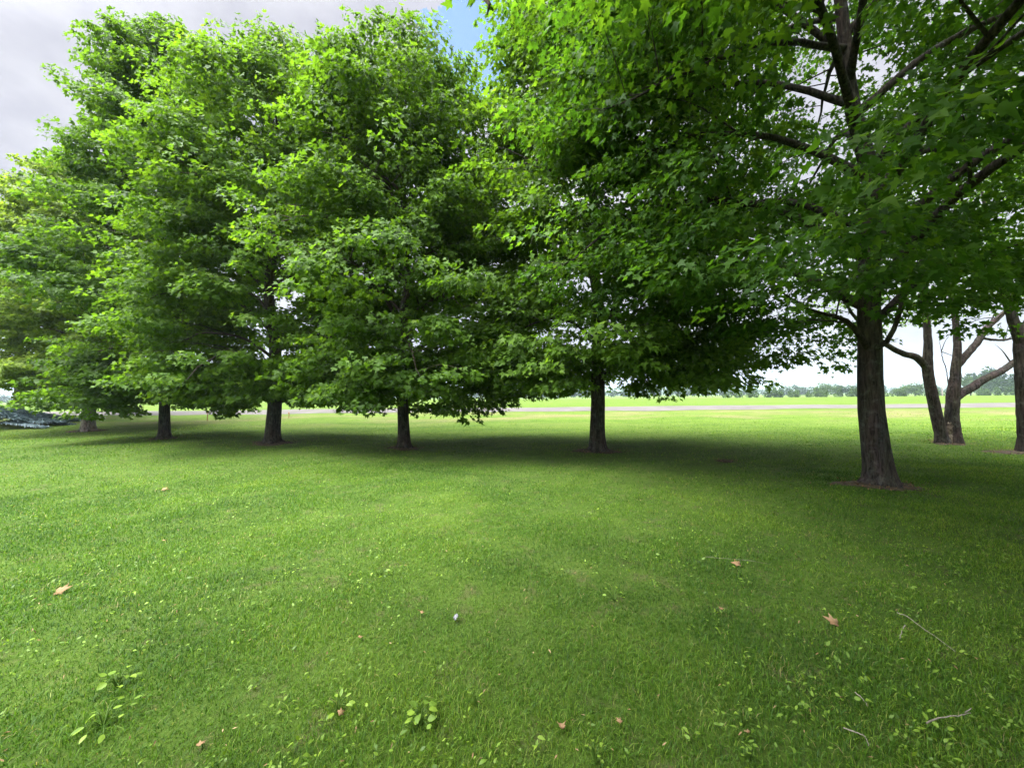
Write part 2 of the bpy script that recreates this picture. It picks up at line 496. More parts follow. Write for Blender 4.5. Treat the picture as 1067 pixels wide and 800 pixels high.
def maple(name, label, base, H, zb, Rm, r0, seed, cat='tree', group=None, n_limbs=30, per=36, leaf=.14, detail='mid', mat='maple',
          bark='bark', lean=(0, 0), spread=1.0, prof=None, tint=0.0, sec=7, spray=.42, custom=None, keep=None, boughs=130, bough=.85, low_drop=.0,
          trunk_top=.93, lopside=None, tert=False, sprigs=(), skirt=0, skirt_up=0.0):
    r = np.random.default_rng(seed)
    root = empty(name, base)
    tag(root, label, cat, group)
    PR = prof or PROF_R
    base = np.asarray(base, float)

    # trunk
    zs = np.concatenate([[-.12, 0, .06, .14, .26, .45], np.linspace(.7, H * trunk_top, 22)])
    t = np.clip(zs / H, 0, 1)
    wob = np.stack([.10 * np.sin(zs * .9 + seed) + .05 * np.sin(2.1 * zs + seed), .09 * np.cos(zs * .8 + 2 * seed)], -1) * np.clip(zs / 3.0, 0, 1)[:, None]
    tp = np.stack([lean[0] * zs + wob[:, 0], lean[1] * zs + wob[:, 1], zs], -1)
    tr = r0 * (1 - t) ** .85 * .98 + .012
    tr = tr * (1 + .42 * np.exp(-np.clip(zs, 0, 9) / .16) + .10 * np.exp(-np.clip(zs, 0, 9) / .7))
    T = Tubes()
    T.add(base + tp, tr, 26 if detail == 'full' else 18, .035, seed)
    rfl = np.random.default_rng(seed + 900)
    for q in range(6):
        a_ = q * 1.05 + rfl.uniform(-.25, .25)
        dq = np.array([math.cos(a_), math.sin(a_), 0])
        l_ = rfl.uniform(1.7, 2.5) * r0
        T.add(spline([base + dq * r0 * .75 + (0, 0, .26), base + dq * r0 * 1.15 + (0, 0, .10), base + dq * l_ + (0, 0, -.03)], 7), np.linspace(r0 * .36, r0 * .12, 7), 8, .05, q)
    T.build('trunk', M[bark], root)

    def trunk_at(z):
        return base + np.array([np.interp(z, zs, tp[:, 0]), np.interp(z, zs, tp[:, 1]), z]), float(np.interp(z, zs, tr))

    def env(z, az):
        t_ = np.clip((z - zb) / (H - zb), 0, 1)
        f_ = np.interp(t_, PROF_T, PR)
        lump = 1 + .10 * math.sin(3 * az + seed + z * .8) + .08 * math.sin(5 * az - 1.7 * z + 2 * seed)
        if lopside is not None:
            lump *= 1 + lopside[1] * math.cos(az - lopside[0])
        return Rm * f_ * lump

    C, O, E = [], [], []
    limbs = []
    for i in range(n_limbs):
        q = (i + r.uniform(-.3, .3)) / n_limbs
        q = float(np.clip(q, 0, 1))
        z0 = zb + (H * .93 - zb) * q ** 1.05
        limbs.append((z0, i * 2.39996 + r.uniform(-.35, .35), None))
    if custom:
        limbs += custom
    for li, (z0, az, path) in enumerate(limbs):
        s0, rt_ = trunk_at(z0)
        tz = (z0 - zb) / (H - zb)
        if path is None:
            rise = (.15 + 1.35 * tz) * r.uniform(.8, 1.2) + .25
            ze = min(z0 + rise, H * .99)
            if tz < .12:
                ze = z0 + r.uniform(-.15, .55) - low_drop
            Le = max(env(ze, az) - .25, .35) * r.uniform(.86, 1.04)
            d = np.array([math.cos(az), math.sin(az), 0])
            la = np.array([-d[1], d[0], 0]) * r.uniform(-.12, .12) * Le
            end = np.array([base[0] + lean[0] * ze, base[1] + lean[1] * ze, ze + base[2]]) + d * Le
            end[2] = ze + base[2]
            up = (.30 + .25 * (1 - tz)) * Le * .55
            P = spline([s0, s0 + d * Le * .3 + (0, 0, up * .75 + (ze - z0) * .25) + la * .5,
                        s0 + d * Le * .66 + (0, 0, up * .8 + (ze - z0) * .68) + la, end], 14)
            rl = min(rt_ * .55, .016 + .0115 * Le)
        else:
            P = spline(np.vstack([s0[None], np.asarray(path, float)]), 16)
            d = nrm((P[-1] - P[0]) * (1, 1, 0))
            Le = float(np.linalg.norm(P[-1] - P[0]))
            rl = min(rt_ * .55, .018 + .0115 * Le)
        m_ = len(P)
        jit = r.normal(0, .03, (m_, 3)) * np.linspace(0, 1, m_)[:, None]
        P = P + jit
        T = Tubes()
        rad = rl * (1 - np.linspace(0, 1, m_)) ** .8 + .006
        rad[0] *= 1.25
        T.add(P, rad, 10 if detail == 'full' else 7, .03, seed + li)
        ns = max(3, int(round(sec * (Le / Rm) ** .7)) + 1)
        if path is not None and az == 1:
            T.build('limb', M['twig'], root)
            continue
        for k in range(ns):
            s = .30 + .70 * (k + .5) / ns
            fi = s * (m_ - 1)
            i0 = min(int(fi), m_ - 2)
            p0 = P[i0] + (P[i0 + 1] - P[i0]) * (fi - i0)
            sg = 1 if k % 2 else -1
            ang = sg * r.uniform(.55, 1.15)
            ca, sa = math.cos(ang), math.sin(ang)
            d2 = np.array([d[0] * ca - d[1] * sa, d[0] * sa + d[1] * ca, r.uniform(-.05, .38) + .25 * tz])
            l2 = (.30 + .42 * (1 - s)) * min(Le, 4.2) * r.uniform(.65, 1.1) + .22
            e2 = p0 + d2 * l2
            e2[2] -= .10 * l2
            mid_ = p0 + d2 * l2 * .5 + (0, 0, .06 * l2)
            Q = spline([p0, mid_, e2], 6)
            T.add(Q, np.linspace(max(rl * .38 * (1 - s) + .006, .006), .003, 6), 5)
            for g in (.55, 1.0):
                if g < 1 and l2 < .7:
                    continue
                cc = p0 + (e2 - p0) * g
                C.append(cc + r.normal(0, .06, 3))
                O.append(d2 + d * .5)
                E.append(spray * r.uniform(.75, 1.25))
                if tert:
                    for w_ in range(3):
                        dd = nrm(d2 + r.normal(0, .5, 3)) * spray * r.uniform(.5, 1.0)
                        T.add(np.array([cc - d2 * .1, cc + dd * .5 + (0, 0, .02), cc + dd - (0, 0, .05)]), [.004, .003, .0015], 4)
        C.append(P[-1] + (0, 0, .0))
        O.append(d)
        E.append(spray * 1.1)
        T.build('limb', M[bark if detail == 'full' else 'twig'], root)
    # outer boughs: flat leafy shelves just inside the outline, dark gaps between them
    for k in range(boughs):
        tz = r.uniform(0, 1) ** .95
        z = zb + .2 - low_drop + tz * (H - zb - .4 + low_drop)
        az = r.uniform(0, 2 * math.pi)
        e_ = env(z, az)
        rad_ = e_ * r.uniform(.48, .95)
        d = np.array([math.cos(az), math.sin(az), 0])
        la = np.array([-d[1], d[0], 0])
        c0 = np.array([base[0] + lean[0] * z, base[1] + lean[1] * z, base[2] + z]) + d * rad_
        bs = min(bough, .35 + .45 * e_) * r.uniform(.7, 1.25)
        nq = r.poisson(11)
        for q in range(nq):
            rr = math.sqrt(r.uniform(0, 1))
            an = r.uniform(0, 6.283)
            u, w_ = rr * math.cos(an), rr * math.sin(an)
            cc = c0 + d * u * bs + la * w_ * bs
            cc[2] += (-.58 * rr ** 2 + .22 * (1 - rr) + .18 * tz * u) * bs + r.normal(0, .09 * bs) - max(u, 0) * .12 * bs
            C.append(cc)
            O.append(d * (.6 + u) + la * w_ + (0, 0, .05))
            E.append(spray * r.uniform(.65, 1.1))
    # lowest boughs, hanging round the bare part of the trunk
    for k in range(skirt):
        az = r.uniform(0, 6.283)
        d = np.array([math.cos(az), math.sin(az), 0])
        la = np.array([-d[1], d[0], 0])
        z = zb + skirt_up + r.uniform(.05, 1.1)
        c0 = trunk_at(z)[0] + d * env(z, az) * r.uniform(.15, .85)
        for q in range(r.poisson(8)):
            u, w_ = r.normal(0, .5, 2)
            cc = c0 + d * u * .8 + la * w_ * .8
            cc[2] += r.normal(0, .1) - .25 * (u * u + w_ * w_)
            C.append(cc)
            O.append(d * (.6 + u) + la * w_)
            E.append(spray * r.uniform(.65, 1.1))
    # leading shoots
    for k in range(10):
        z = H * r.uniform(.93, 1.02)
        C.append(trunk_at(min(z, H * trunk_top))[0] * (1, 1, 0) + (r.normal(0, .35), r.normal(0, .35), base[2] + z))
        O.append(r.normal(0, 1, 3))
        E.append(spray * r.uniform(.5, .8))
    C, O, E = np.array(C), nrm(np.array(O)), np.array(E)
    if keep is not None:
        k_ = keep(C)
        C, O, E = C[k_], O[k_], E[k_]
    for sp_ in sprigs:
        C = np.vstack([C, sp_[0]])
        O = np.vstack([O, sp_[1]])
        E = np.append(E, sp_[2])
    tm, tf = {'full': (FULL, FULL_F), 'mid': (MID, MID_F), 'low': (LOW, LOW_F)}[detail]
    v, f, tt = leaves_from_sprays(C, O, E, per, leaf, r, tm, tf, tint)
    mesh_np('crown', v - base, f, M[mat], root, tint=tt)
    return root


def near_keep(C):
    """the near maple is open inside: few leaves in front of its trunk"""
    r = np.random.default_rng(4)
    h = C[:, 2] - g1[2]
    dxy = C[:, :2] - g1[:2]
    rad = np.linalg.norm(dxy, axis=1)
    toward = -(dxy @ g1[:2]) / np.linalg.norm(g1[:2])
    side = np.abs(dxy @ np.array([-g1[1], g1[0]])) / np.linalg.norm(g1[:2])
    front = (toward > 0) & (side < .75) & (h < 3.9)
    inner = (rad < 1.6) & (h < 4.0)
    low = h < 2.5 + .15 * rad * (toward > 0)
    return ~((front & (r.uniform(0, 1, len(C)) < .30)) | (inner & (r.uniform(0, 1, len(C)) < .18)) | (low & (toward > -.5) & (rad < 2.2)))


def spruce_keep(C):
    return ~((C[:, 0] < g6[0] - .9) & (C[:, 2] - g6[2] < 2.75 + .12 * (g6[0] - C[:, 0])))


ROW = 'maples standing in a row across the lawn'
g1 = on_ground(917, 506)
g2 = on_ground(623, 470)
g3 = on_ground(421, 467)
g4 = on_ground(284, 462)
g5 = on_ground(171, 457)
g6 = on_ground(92, 449)
g7 = np.array([-30.2, 23.5, float(gz(-30.2, 23.5))])
gr = on_ground(1071, 472)
gt = on_ground(988, 462)
print('BASES', [np.round(g, 2).tolist() for g in (g1, g2, g3, g4, g5, g6, gt, gr)])

WIDE = [.90, .98, 1.0, 1.0, .99, .95, .86, .70, .50, .14]
NARROW = [.88, .96, 1.0, 1.0, .95, .86, .72, .54, .36, .09]
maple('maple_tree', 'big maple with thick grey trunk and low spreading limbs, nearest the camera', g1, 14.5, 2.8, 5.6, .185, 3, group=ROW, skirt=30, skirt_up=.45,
      n_limbs=34, per=38, leaf=.112, boughs=260, bough=.95, mat='maple_backlit', keep=near_keep, detail='full', lean=(-.018, .01), sec=8, spray=.46, prof=WIDE, tert=True,
      custom=[(8.0, 0, [at_depth(800, 45, 6.3), at_depth(705, 80, 6.1), at_depth(625, 118, 6.0)]),
              (2.35, 0, [at_depth(893, 345, 6.45), at_depth(872, 330, 6.4), at_depth(840, 322, 6.3), at_depth(800, 300, 6.2)]),
              (2.3, 0, [at_depth(927, 352, 6.4), at_depth(938, 322, 6.3), at_depth(943, 285, 6.2), at_depth(955, 240, 6.1)])])
maple('maple_tree', 'broad maple next in line left of the nearest one, straight dark trunk in full view', g2, 15.2, 2.0, 4.4, .20, 5, group=ROW, tint=-.05, skirt=34,
      n_limbs=34, per=40, leaf=.135, boughs=185, detail='full', spray=.46, prof=NARROW, low_drop=.2)
maple('maple_tree', 'rounded maple under the blue gap in the clouds, dark slim trunk', g3, 12.8, 1.85, 3.7, .175, 9, group=ROW, tint=-.03, skirt=34,
      n_limbs=34, per=45, leaf=.13, boughs=190, detail='mid', prof=WIDE, low_drop=.5)
maple('maple_tree', 'maple with the thickest dark trunk in the row and a reddish mulch ring', g4, 14.2, 1.75, 4.1, .23, 12, group=ROW, tint=.07, skirt=34,
      n_limbs=34, per=43, leaf=.135, boughs=195, detail='mid', prof=WIDE, low_drop=.5)
maple('maple_tree', 'tallest maple on the left, its peak above all its neighbours', g5, 16.8, 1.7, 3.35, .175, 15, group=ROW, tint=-.12, skirt=34,
      n_limbs=36, per=45, leaf=.14, boughs=180, detail='mid', prof=NARROW, low_drop=.5)
maple('maple_tree', 'maple with pale tan trunk beside the blue spruce', g6, 13.6, 1.9, 4.0, .23, 18, group=ROW, keep=spruce_keep, skirt=34,
      n_limbs=34, per=56, leaf=.15, boughs=170, detail='mid', mat='maple_hazed', bark='bark_tan', prof=NARROW, low_drop=.3)
maple('maple_tree', 'pale green maple cut off by the left edge, crown over the blue spruce', g7, 13.4, 2.2, 5.0, .24, 21, group=ROW, keep=spruce_keep,
      n_limbs=32, per=52, leaf=.165, boughs=170, detail='low', mat='maple_hazed', bark='bark_tan', prof=NARROW, low_drop=.25)

# a maple just beside the photographer, whose branch ends hang into the top of the picture
go = np.array([1.5, -3.0, float(gz(1.5, -3.0))])


def over_keep(C):
    d = (C - CAM) @ cam_rot
    dep = -d[:, 2]
    py = 400 - d[:, 1] / np.maximum(dep, .05) * FOC
    px = 533.5 + d[:, 0] / np.maximum(dep, .05) * FOC
    return ~((dep > .1) & (py > -40) & ((px < 650) | ((py > 25) & (np.linalg.norm(C - CAM, axis=1) < 5.5)) | (np.linalg.norm(C - CAM, axis=1) < 2.6)))


maple('maple_tree', 'maple whose overhanging branch ends dip into the top edge of the view', go, 12.5, 4.3, 6.0, .24, 33, group=ROW,
      n_limbs=24, per=40, leaf=.115, detail='full', mat='maple', prof=WIDE, boughs=300, keep=over_keep, sprigs=[(at_depth(492, 5, 3.4), (-.6, .2, -.3), .085), (at_depth(478, -6, 3.4), (-.6, .2, -.3), .08)],
      custom=[(4.6, 1, [np.array([1.3, -.8, 6.6]), np.array([.6, 1.4, 7.2]), np.array([0, 3.0, 6.6]), at_depth(508, -70, 3.45), at_depth(506, -12, 3.45), at_depth(509, 17, 3.45)]),
              (4.7, 1, [np.array([1.0, -.8, 6.6]), np.array([.2, 1.6, 7.2]), np.array([-.3, 3.0, 6.5]), at_depth(485, -60, 3.42), at_depth(493, 2, 3.4)]),
              (4.4, 0, [np.array([2.2, -1.4, 6.0]), np.array([2.2, .9, 6.3]), np.array([1.9, 2.5, 5.9]), np.array([1.6, 3.1, 5.5])])])


# ------------------------------------------------------------------ the old trees on the right
def old_tree(name, label, base, paths, crown, seed, scar=None):
    r = np.random.default_rng(seed)
    root = empty(name, base)
    tag(root, label, 'tree', 'old gnarled trees near the right edge')
    for nm, pts, rad, seg in paths:
        T = Tubes()
        n = 6 * len(pts)
        P = spline(pts, n)
        rr = np.interp(np.linspace(0, 1, n), np.linspace(0, 1, len(rad)), rad) * .84
        P = P + r.normal(0, .004, P.shape)
        T.add(P, rr, seg, .03, seed + len(pts))
        if nm == 'limb':
            tn = nrm(P[-1] - P[-4])
            for k in range(5 if rad[0] > .03 else 2):
                i0 = int(r.uniform(.6, .98) * (n - 1))
                dd = nrm(tn + r.normal(0, .7, 3)) * r.uniform(.5, 1.6)
                T.add(spline([P[i0], P[i0] + dd * .5 + (0, 0, .08), P[i0] + dd], 6), np.linspace(max(.012, rr[i0] * .3), .003, 6), 5)
        T.build(nm, M['bark_old'], root)
    (cx, cy), z0, z1, Rm, n, per, leaf, ext = crown
    C, O, E = [], [], []
    for k in range(n):
        t = r.uniform(0, 1)
        az = r.uniform(0, 6.283)
        rad_ = Rm * math.sqrt(max(.02, 1 - (abs(t - .35) / .68) ** 2)) * r.uniform(.25, 1.0) ** .6
        C.append((cx + math.cos(az) * rad_, cy + math.sin(az) * rad_, z0 + (z1 - z0) * t + .3 * math.sin(3 * az)))
        O.append((math.cos(az), math.sin(az), .1))
        E.append(ext * r.uniform(.7, 1.3))
    v, f, tt = leaves_from_sprays(np.array(C), nrm(np.array(O)), np.array(E), per, leaf, r, MID, MID_F, 0.0)
    mesh_np('crown', v - np.asarray(base), f, M['maple'], root, tint=tt)
    return root


D = gt[1]
A = lambda x, y, dd=0.0: at_depth(x, y, D + dd)
tw = old_tree('twin_stem_tree', 'old twin-stemmed tree with split pale base and crooked bare limbs', gt, [
    ('trunk', [A(982.5, 466), A(980.5, 452), A(975, 428), A(969.5, 402), A(966.5, 382), A(967, 352), A(963, 310), A(958, 240)], [.27, .185, .175, .165, .16, .115, .10, .05], 16),
    ('trunk', [A(994.5, 466), A(993, 450), A(992, 430), A(993.5, 410), A(996, 385), A(997.5, 360), A(995, 330), A(988, 260)], [.30, .225, .20, .19, .145, .11, .09, .04], 16),
    ('limb', [A(966.5, 384), A(955, 372.5), A(940, 368), A(922, 358), A(895, 335, -.6), A(870, 300, -1)], [.125, .12, .10, .085, .06, .02], 10),
    ('limb', [A(996.5, 382), A(1008, 369), A(1019, 356), A(1027, 343), A(1040, 331), A(1062, 310, .4)], [.12, .115, .105, .10, .08, .03], 10),
    ('limb', [A(1023, 352), A(1035, 354), A(1048, 354), A(1064, 350)], [.05, .045, .04, .02], 8),
    ('limb', [A(993, 416), A(1001, 410), A(1012, 404), A(1026, 395), A(1041, 388), A(1056, 378, .2), A(1090, 352, .4), A(1120, 320, .6)], [.16, .15, .135, .125, .115, .11, .08, .03], 12),
    ('limb', [A(988, 400), A(986, 385), A(982, 372), A(979, 355)], [.018, .016, .012, .004], 6),
], ((gt[0] + .2, gt[1] + .3), 4.1, 9.5, 4.2, 230, 30, .10, .45), 41)
# pale torn wood where the two stems part
sv, sf = [], []
rS = np.random.default_rng(5)
for i in range(13):
    t = i / 12
    pl = A(986.8 - 2.2 * t + rS.normal(0, .25), 441 + 22 * t, -.05)
    pr_ = A(988.4 + 1.2 * t + rS.normal(0, .3), 443 + 20 * t, -.05)
    for k in range(7):
        u = k / 6
        p = pl * (1 - u) + pr_ * u
        p[1] += -.10 * math.sin(math.pi * u) + rS.normal(0, .012)
        p[2] += .10 * math.sin(math.pi * u) * (1 - t) * (1 if k % 2 else .2)
        sv.append(p - gt)
for i in range(12):
    for k in range(6):
        a = i * 7 + k
        sf.append((a, a + 1, a + 8, a + 7))
scar_o = mesh_np('torn_wood', np.array(sv), np.array(sf), M['bare_wood'], tw, smooth=True)
sol = scar_o.modifiers.new('thick', 'SOLIDIFY')
sol.thickness = .03
scar_o['label'] = 'pale bare wood where the bark has split away'

D2 = gr[1]
B = lambda x, y, dd=0.0: at_depth(x + 8, y, D2 + dd)
old_tree('leaning_tree', 'forked dark tree partly cut off by the right edge', gr, [
    ('trunk', [B(1066, 476), B(1064, 455), B(1061, 420), B(1059, 385), B(1058, 358), B(1060, 340)], [.36, .235, .21, .20, .20, .18], 18),
    ('limb', [B(1058, 360), B(1050, 340), B(1044, 322), B(1038, 300), B(1028, 262), B(1015, 200)], [.18, .135, .12, .10, .08, .03], 12),
    ('limb', [B(1061, 348), B(1069, 326), B(1076, 300), B(1088, 250), B(1100, 180)], [.16, .14, .12, .09, .04], 12),
], ((gr[0] + .6, gr[1] + .2), 4.4, 11, 4.4, 240, 30, .10, .45), 43)


# ------------------------------------------------------------------ blue spruce, low and wide at the left edge
def spruce(base, Rm, H, seed):
    r = np.random.default_rng(seed)
    root = empty('blue_spruce', base)
    tag(root, 'low blue-grey spruce spreading over the grass under the pale maples', 'spruce')
    T = Tubes()
    T.add(np.array([base + (0, 0, -.1), base + (0, 0, .5), base + (0.05, 0, H * .95)]), [.16, .13, .03], 10, .04)
    T.build('trunk', M['bark'], root)
    P, Dr, Nn, S, TT = [], [], [], [], []
    for i in range(150):
        q = r.uniform(0, 1)
        az = r.uniform(0, 6.283)
        z0 = .12 + (H - .2) * q
        Lr = Rm * (1 - q) ** .60 * r.uniform(.80, 1.08) + .3
        d = np.array([math.cos(az), math.sin(az), 0])
        la = np.array([-d[1], d[0], 0])
        n = int(110 + 110 * Lr)
        s = r.uniform(.45, 1, n) ** .8
        w = r.normal(0, .15, n) * (1.4 - s)
        p = base + d * (s * Lr)[:, None] + la * w[:, None]
        p[:, 2] += z0 * (1 - .30 * s) + .16 * np.sin(s * 3.1) - .14 * s ** 2 + r.normal(0, .015, n) + .10 * np.clip(s - .85, 0, 1)
        p[:, 2] = np.maximum(p[:, 2], base[2] + .03)
        dd = d + la * (w * 5)[:, None] + r.normal(0, .3, (n, 3))
        dd[:, 2] = r.normal(.08, .22, n)
        P.append(p)
        Dr.append(dd)
        nn = r.normal(0, .4, (n, 3))
        nn[:, 2] = 1
        Nn.append(nn)
        S.append(r.uniform(.09, .19, n))
        TT.append(np.clip(r.normal(.5, .2) + r.normal(0, .15, n) + .2 * (s - .7), 0, 1))
    P, Dr, Nn, S, TT = map(np.concatenate, (P, Dr, Nn, S, TT))
    t4 = np.array([(0, 0), (.16, .35), (0, 1), (-.16, .35)], float)
    v, f, k = leaf_cloud(P, Dr, Nn, S, t4, LOW_F, r, .1)
    mesh_np('crown', v - base, f, M['needles'], root, tint=np.repeat(TT, k))


sp = on_ground(2, 447)
spruce(np.array([-29.4, 20.6, float(gz(-29.4, 20.6))]), 4.7, 1.7, 51)

# ------------------------------------------------------------------ bare soil rings under the trees
def soil_ring(p, rx_, ry_, seed, name='bare_soil'):
    r = np.random.default_rng(seed)
    n, m = 40, 7
    ph = r.uniform(0, 6.28, 5)
    v = [(p[0], p[1], float(gz(p[0], p[1])) + .035)]
    for j in range(1, m + 1):
        for i in range(n):
            a = 2 * math.pi * i / n
            e = .92 + .22 * math.sin(2 * a + ph[0]) + .10 * math.sin(5 * a + ph[4]) + .13 * math.sin(3 * a + ph[1]) + .10 * math.sin(7 * a + ph[2]) + .06 * math.sin(11 * a + ph[3])
            x = p[0] + rx_ * e * j / m * math.cos(a)
            y = p[1] + ry_ * e * j / m * math.sin(a)
            v.append((x, y, float(gz(x, y)) + .045 * (1 - (j / m) ** 2) + .006 + r.uniform(-.006, .012) - (.03 if j == m else 0)))
    f3 = [(0, 1 + i, 1 + (i + 1) % n) for i in range(n)]
    f4 = []
    for j in range(m - 1):
        for i in range(n):
            a, b = 1 + j * n + i, 1 + j * n + (i + 1) % n
            f4.append((a, a + n, b + n))
            f4.append((a, b + n, b))
    o = mesh_np(name, np.array(v), np.array(f3 + f4), M['soil'], smooth=True)
    tag(o, kind='structure')
    return o


RINGS = [(g1, .62, .5), (g2, .62, .5), (g3, .58, .45), (g4, .85, .6), (g5, .45, .4), (g6, .75, .6), (gt, .5, .4), (gr, .75, .55)]
for i, (p, a, b) in enumerate(RINGS):
    soil_ring(p, a, b, 60 + i)
gp = on_ground(756, 481)
soil_ring(gp, .28, .13, 80)
RINGS.append((gp, .25, .12))

def ring_litter(seed):
    """old leaf bits and bark chips round the trunk bases"""
    r = np.random.default_rng(seed)
    P = []
    for p, a, b in RINGS:
        n = 260 if a > .4 else 40
        rr = np.abs(r.normal(.75, .38, n))
        an = r.uniform(0, 6.283, n)
        x = p[0] + a * rr * np.cos(an)
        y = p[1] + b * rr * np.sin(an)
        P.append(np.stack([x, y, gz(x, y) + .03 + r.uniform(0, .03, n)], -1))
    P = np.concatenate(P)
    n = len(P)
    d = r.normal(0, 1, (n, 3))
    d[:, 2] *= .25
    nn = r.normal(0, .35, (n, 3))
    nn[:, 2] = 1
    t6 = np.array([(0, 0), (.22, .4), (0, 1), (-.18, .5)], float)
    v, f, kk = leaf_cloud(P, d, nn, r.uniform(.02, .065, n), t6, LOW_F, r, .3)
    o = mesh_np('leaf_litter', v, f, M['dry_leaf'], tint=np.repeat(np.clip(r.normal(.2, .25, n), 0, 1), kk))
    tag(o, 'old leaf bits and bark chips round the trunk bases', 'litter', kind='stuff')


ring_litter(88)

# ------------------------------------------------------------------ grass
def grass(name, n, y0, y1, h0, h1, w0, w1, power, seed, five=True, marg=1.55, fade=None, rise=None):
    r = np.random.default_rng(seed)
    # density falls with distance
    u = r.uniform(0, 1, n)
    a = power
    y = (y0 ** a + u * (y1 ** a - y0 ** a)) ** (1 / a)
    x = r.uniform(-1, 1, n) * (marg * y + .8)
    keepm = np.ones(n, bool)
    for p, ra, rb in RINGS:
        dd = ((x - p[0]) / ra) ** 2 + ((y - p[1]) / rb) ** 2
        keepm &= (dd > 1.25) | (r.uniform(0, 1, n) < .10 + .9 * np.clip(dd - .25, 0, 1))
    # tufts and thin spots
    pat = (np.sin(2.3 * x + 1.1 * np.sin(1.7 * y)) * np.sin(2.9 * y + 1.3 * np.sin(1.9 * x)) + .6 * np.sin(7.1 * x + 3 * np.sin(3.3 * y)) * np.sin(6.3 * y + 2 * np.sin(4.1 * x)))
    keepm &= r.uniform(0, 1, n) < .74 + .30 * pat
    if rise:
        keepm &= r.uniform(0, 1, n) < sstep(rise[0], rise[1], y)
    if fade:
        keepm &= r.uniform(0, 1, n) > sstep(fade[0], fade[1], y + 1.5 * np.sin(.5 * x) + r.normal(0, .8, n))
    x, y = x[keepm], y[keepm]
    pat = pat[keepm]
    n = len(x)
    dist = np.sqrt(x * x + y * y)
    s = np.clip((dist - y0) / (y1 - y0), 0, 1)
    h = (h0 + (h1 - h0) * s) * r.uniform(.45, 1.35, n) * (1 + .16 * pat)
    w = (w0 + (w1 - w0) * s) * r.uniform(.7, 1.3, n)
    z = gz(x, y) - .004
    az = r.uniform(0, 6.283, n)
    ln = np.abs(r.normal(.75, .5, n))
    d = np.stack([np.cos(az), np.sin(az), 0 * az], -1)
    sd_a = az + math.pi / 2 + r.normal(0, .5, n)
    sd = np.stack([np.cos(sd_a), np.sin(sd_a), 0 * az], -1)
    p = np.stack([x, y, z], -1)
    up = np.array([0, 0, 1.0])
    t1 = p + up * (h * .55)[:, None] + d * (h * ln * .30)[:, None]
    t2 = p + up * (h * np.clip(1 - .25 * ln, .3, 1))[:, None] + d * (h * ln)[:, None]
    big = np.sin(.9 * x + 1.3 * np.sin(.7 * y)) * np.sin(1.1 * y + 1.7 * np.sin(.6 * x)) + .7 * np.sin(3.1 * x + 2 * np.sin(2.3 * y)) * np.sin(2.7 * y + 1)
    tn = np.clip(r.normal(.43, .26, n) + .06 * pat + .22 * big + .20 * sstep(9, 19, y), 0, .9)
    thin = np.sin(5.3 * x + 2.1 * np.sin(3.7 * y) + 1) * np.sin(4.7 * y + 2.3 * np.sin(4.1 * x)) + .5 * np.sin(1.7 * x + 2) * np.sin(1.9 * y + 1.1 * np.sin(x))
    dry_ = r.uniform(0, 1, n) < .02 + .11 * sstep(.5, 1.25, thin)
    tn[dry_] = r.uniform(.92, 1, dry_.sum())
    if five:
        v = np.stack([p - sd * (w * .5)[:, None], p + sd * (w * .5)[:, None], t1 + sd * (w * .42)[:, None], t1 - sd * (w * .42)[:, None], t2], 1)
        f = np.array([(0, 1, 2), (0, 2, 3), (3, 2, 4)])
        k = 5
    else:
        v = np.stack([p - sd * (w * .5)[:, None], p + sd * (w * .5)[:, None], t2], 1)
        f = np.array([(0, 1, 2)])
        k = 3
    F_ = (f[None] + (np.arange(n) * k)[:, None, None]).reshape(-1, 3)
    o = mesh_np(name, v.reshape(-1, 3), F_, M['blade'], tint=np.repeat(tn, k))
    tag(o, 'short green lawn grass', 'grass', kind='stuff')
    return o


grass('grass', 720000, 1.15, 9.5, .032, .040, .0026, .0062, .85, 101, fade=(6.0, 9.5))
grass('grass', 380000, 4.5, 26.0, .040, .048, .0075, .022, .75, 102, five=False, fade=(13, 26), rise=(4.5, 9.0))


# small broad leaves and clover through the lawn
def lawn_weeds(n, seed):
    r = np.random.default_rng(seed)
    u = r.uniform(0, 1, n)
    y = (1.3 ** .5 + u * (12 ** .5 - 1.3 ** .5)) ** 2
    x = r.uniform(-1, 1, n) * (1.5 * y + .5)
    cl = np.sin(1.3 * x + 2 * np.sin(.9 * y)) * np.sin(1.7 * y + 1.4 * np.sin(1.1 * x))
    kp = r.uniform(0, 1, n) < .22 + .55 * cl
    x, y = x[kp], y[kp]
    n = len(x)
    k = r.integers(1, 5, n)
    i = np.repeat(np.arange(n), k)
    m = len(i)
    p = np.stack([x[i] + r.normal(0, .022, m), y[i] + r.normal(0, .022, m), np.zeros(m)], -1)
    p[:, 2] = gz(p[:, 0], p[:, 1]) + r.uniform(.022, .058, m)
    d = r.normal(0, 1, (m, 3))
    d[:, 2] = r.normal(.6, .6, m)
    nn = r.normal(0, .5, (m, 3))
    nn[:, 2] = 1
    t6 = np.array([(0, 0), (.2, .25), (.24, .55), (0, 1), (-.24, .55), (-.2, .25)], float)
    tf6 = np.array([(0, 1, 5), (1, 2, 5), (2, 4, 5), (2, 3, 4)])
    v, f, kk = leaf_cloud(p, d, nn, r.uniform(.010, .032, m) * (1 + .3 * (r.uniform(0, 1, m) > .9)), t6, tf6, r)
    o = mesh_np('lawn_weeds', v, f, M['weed'], tint=np.repeat(np.clip(r.normal(.4, .25, n)[i] + r.normal(0, .1, m), 0, 1), kk))
    tag(o, 'small broad weed leaves scattered through the lawn', 'weeds', kind='stuff')


lawn_weeds(11000, 111)


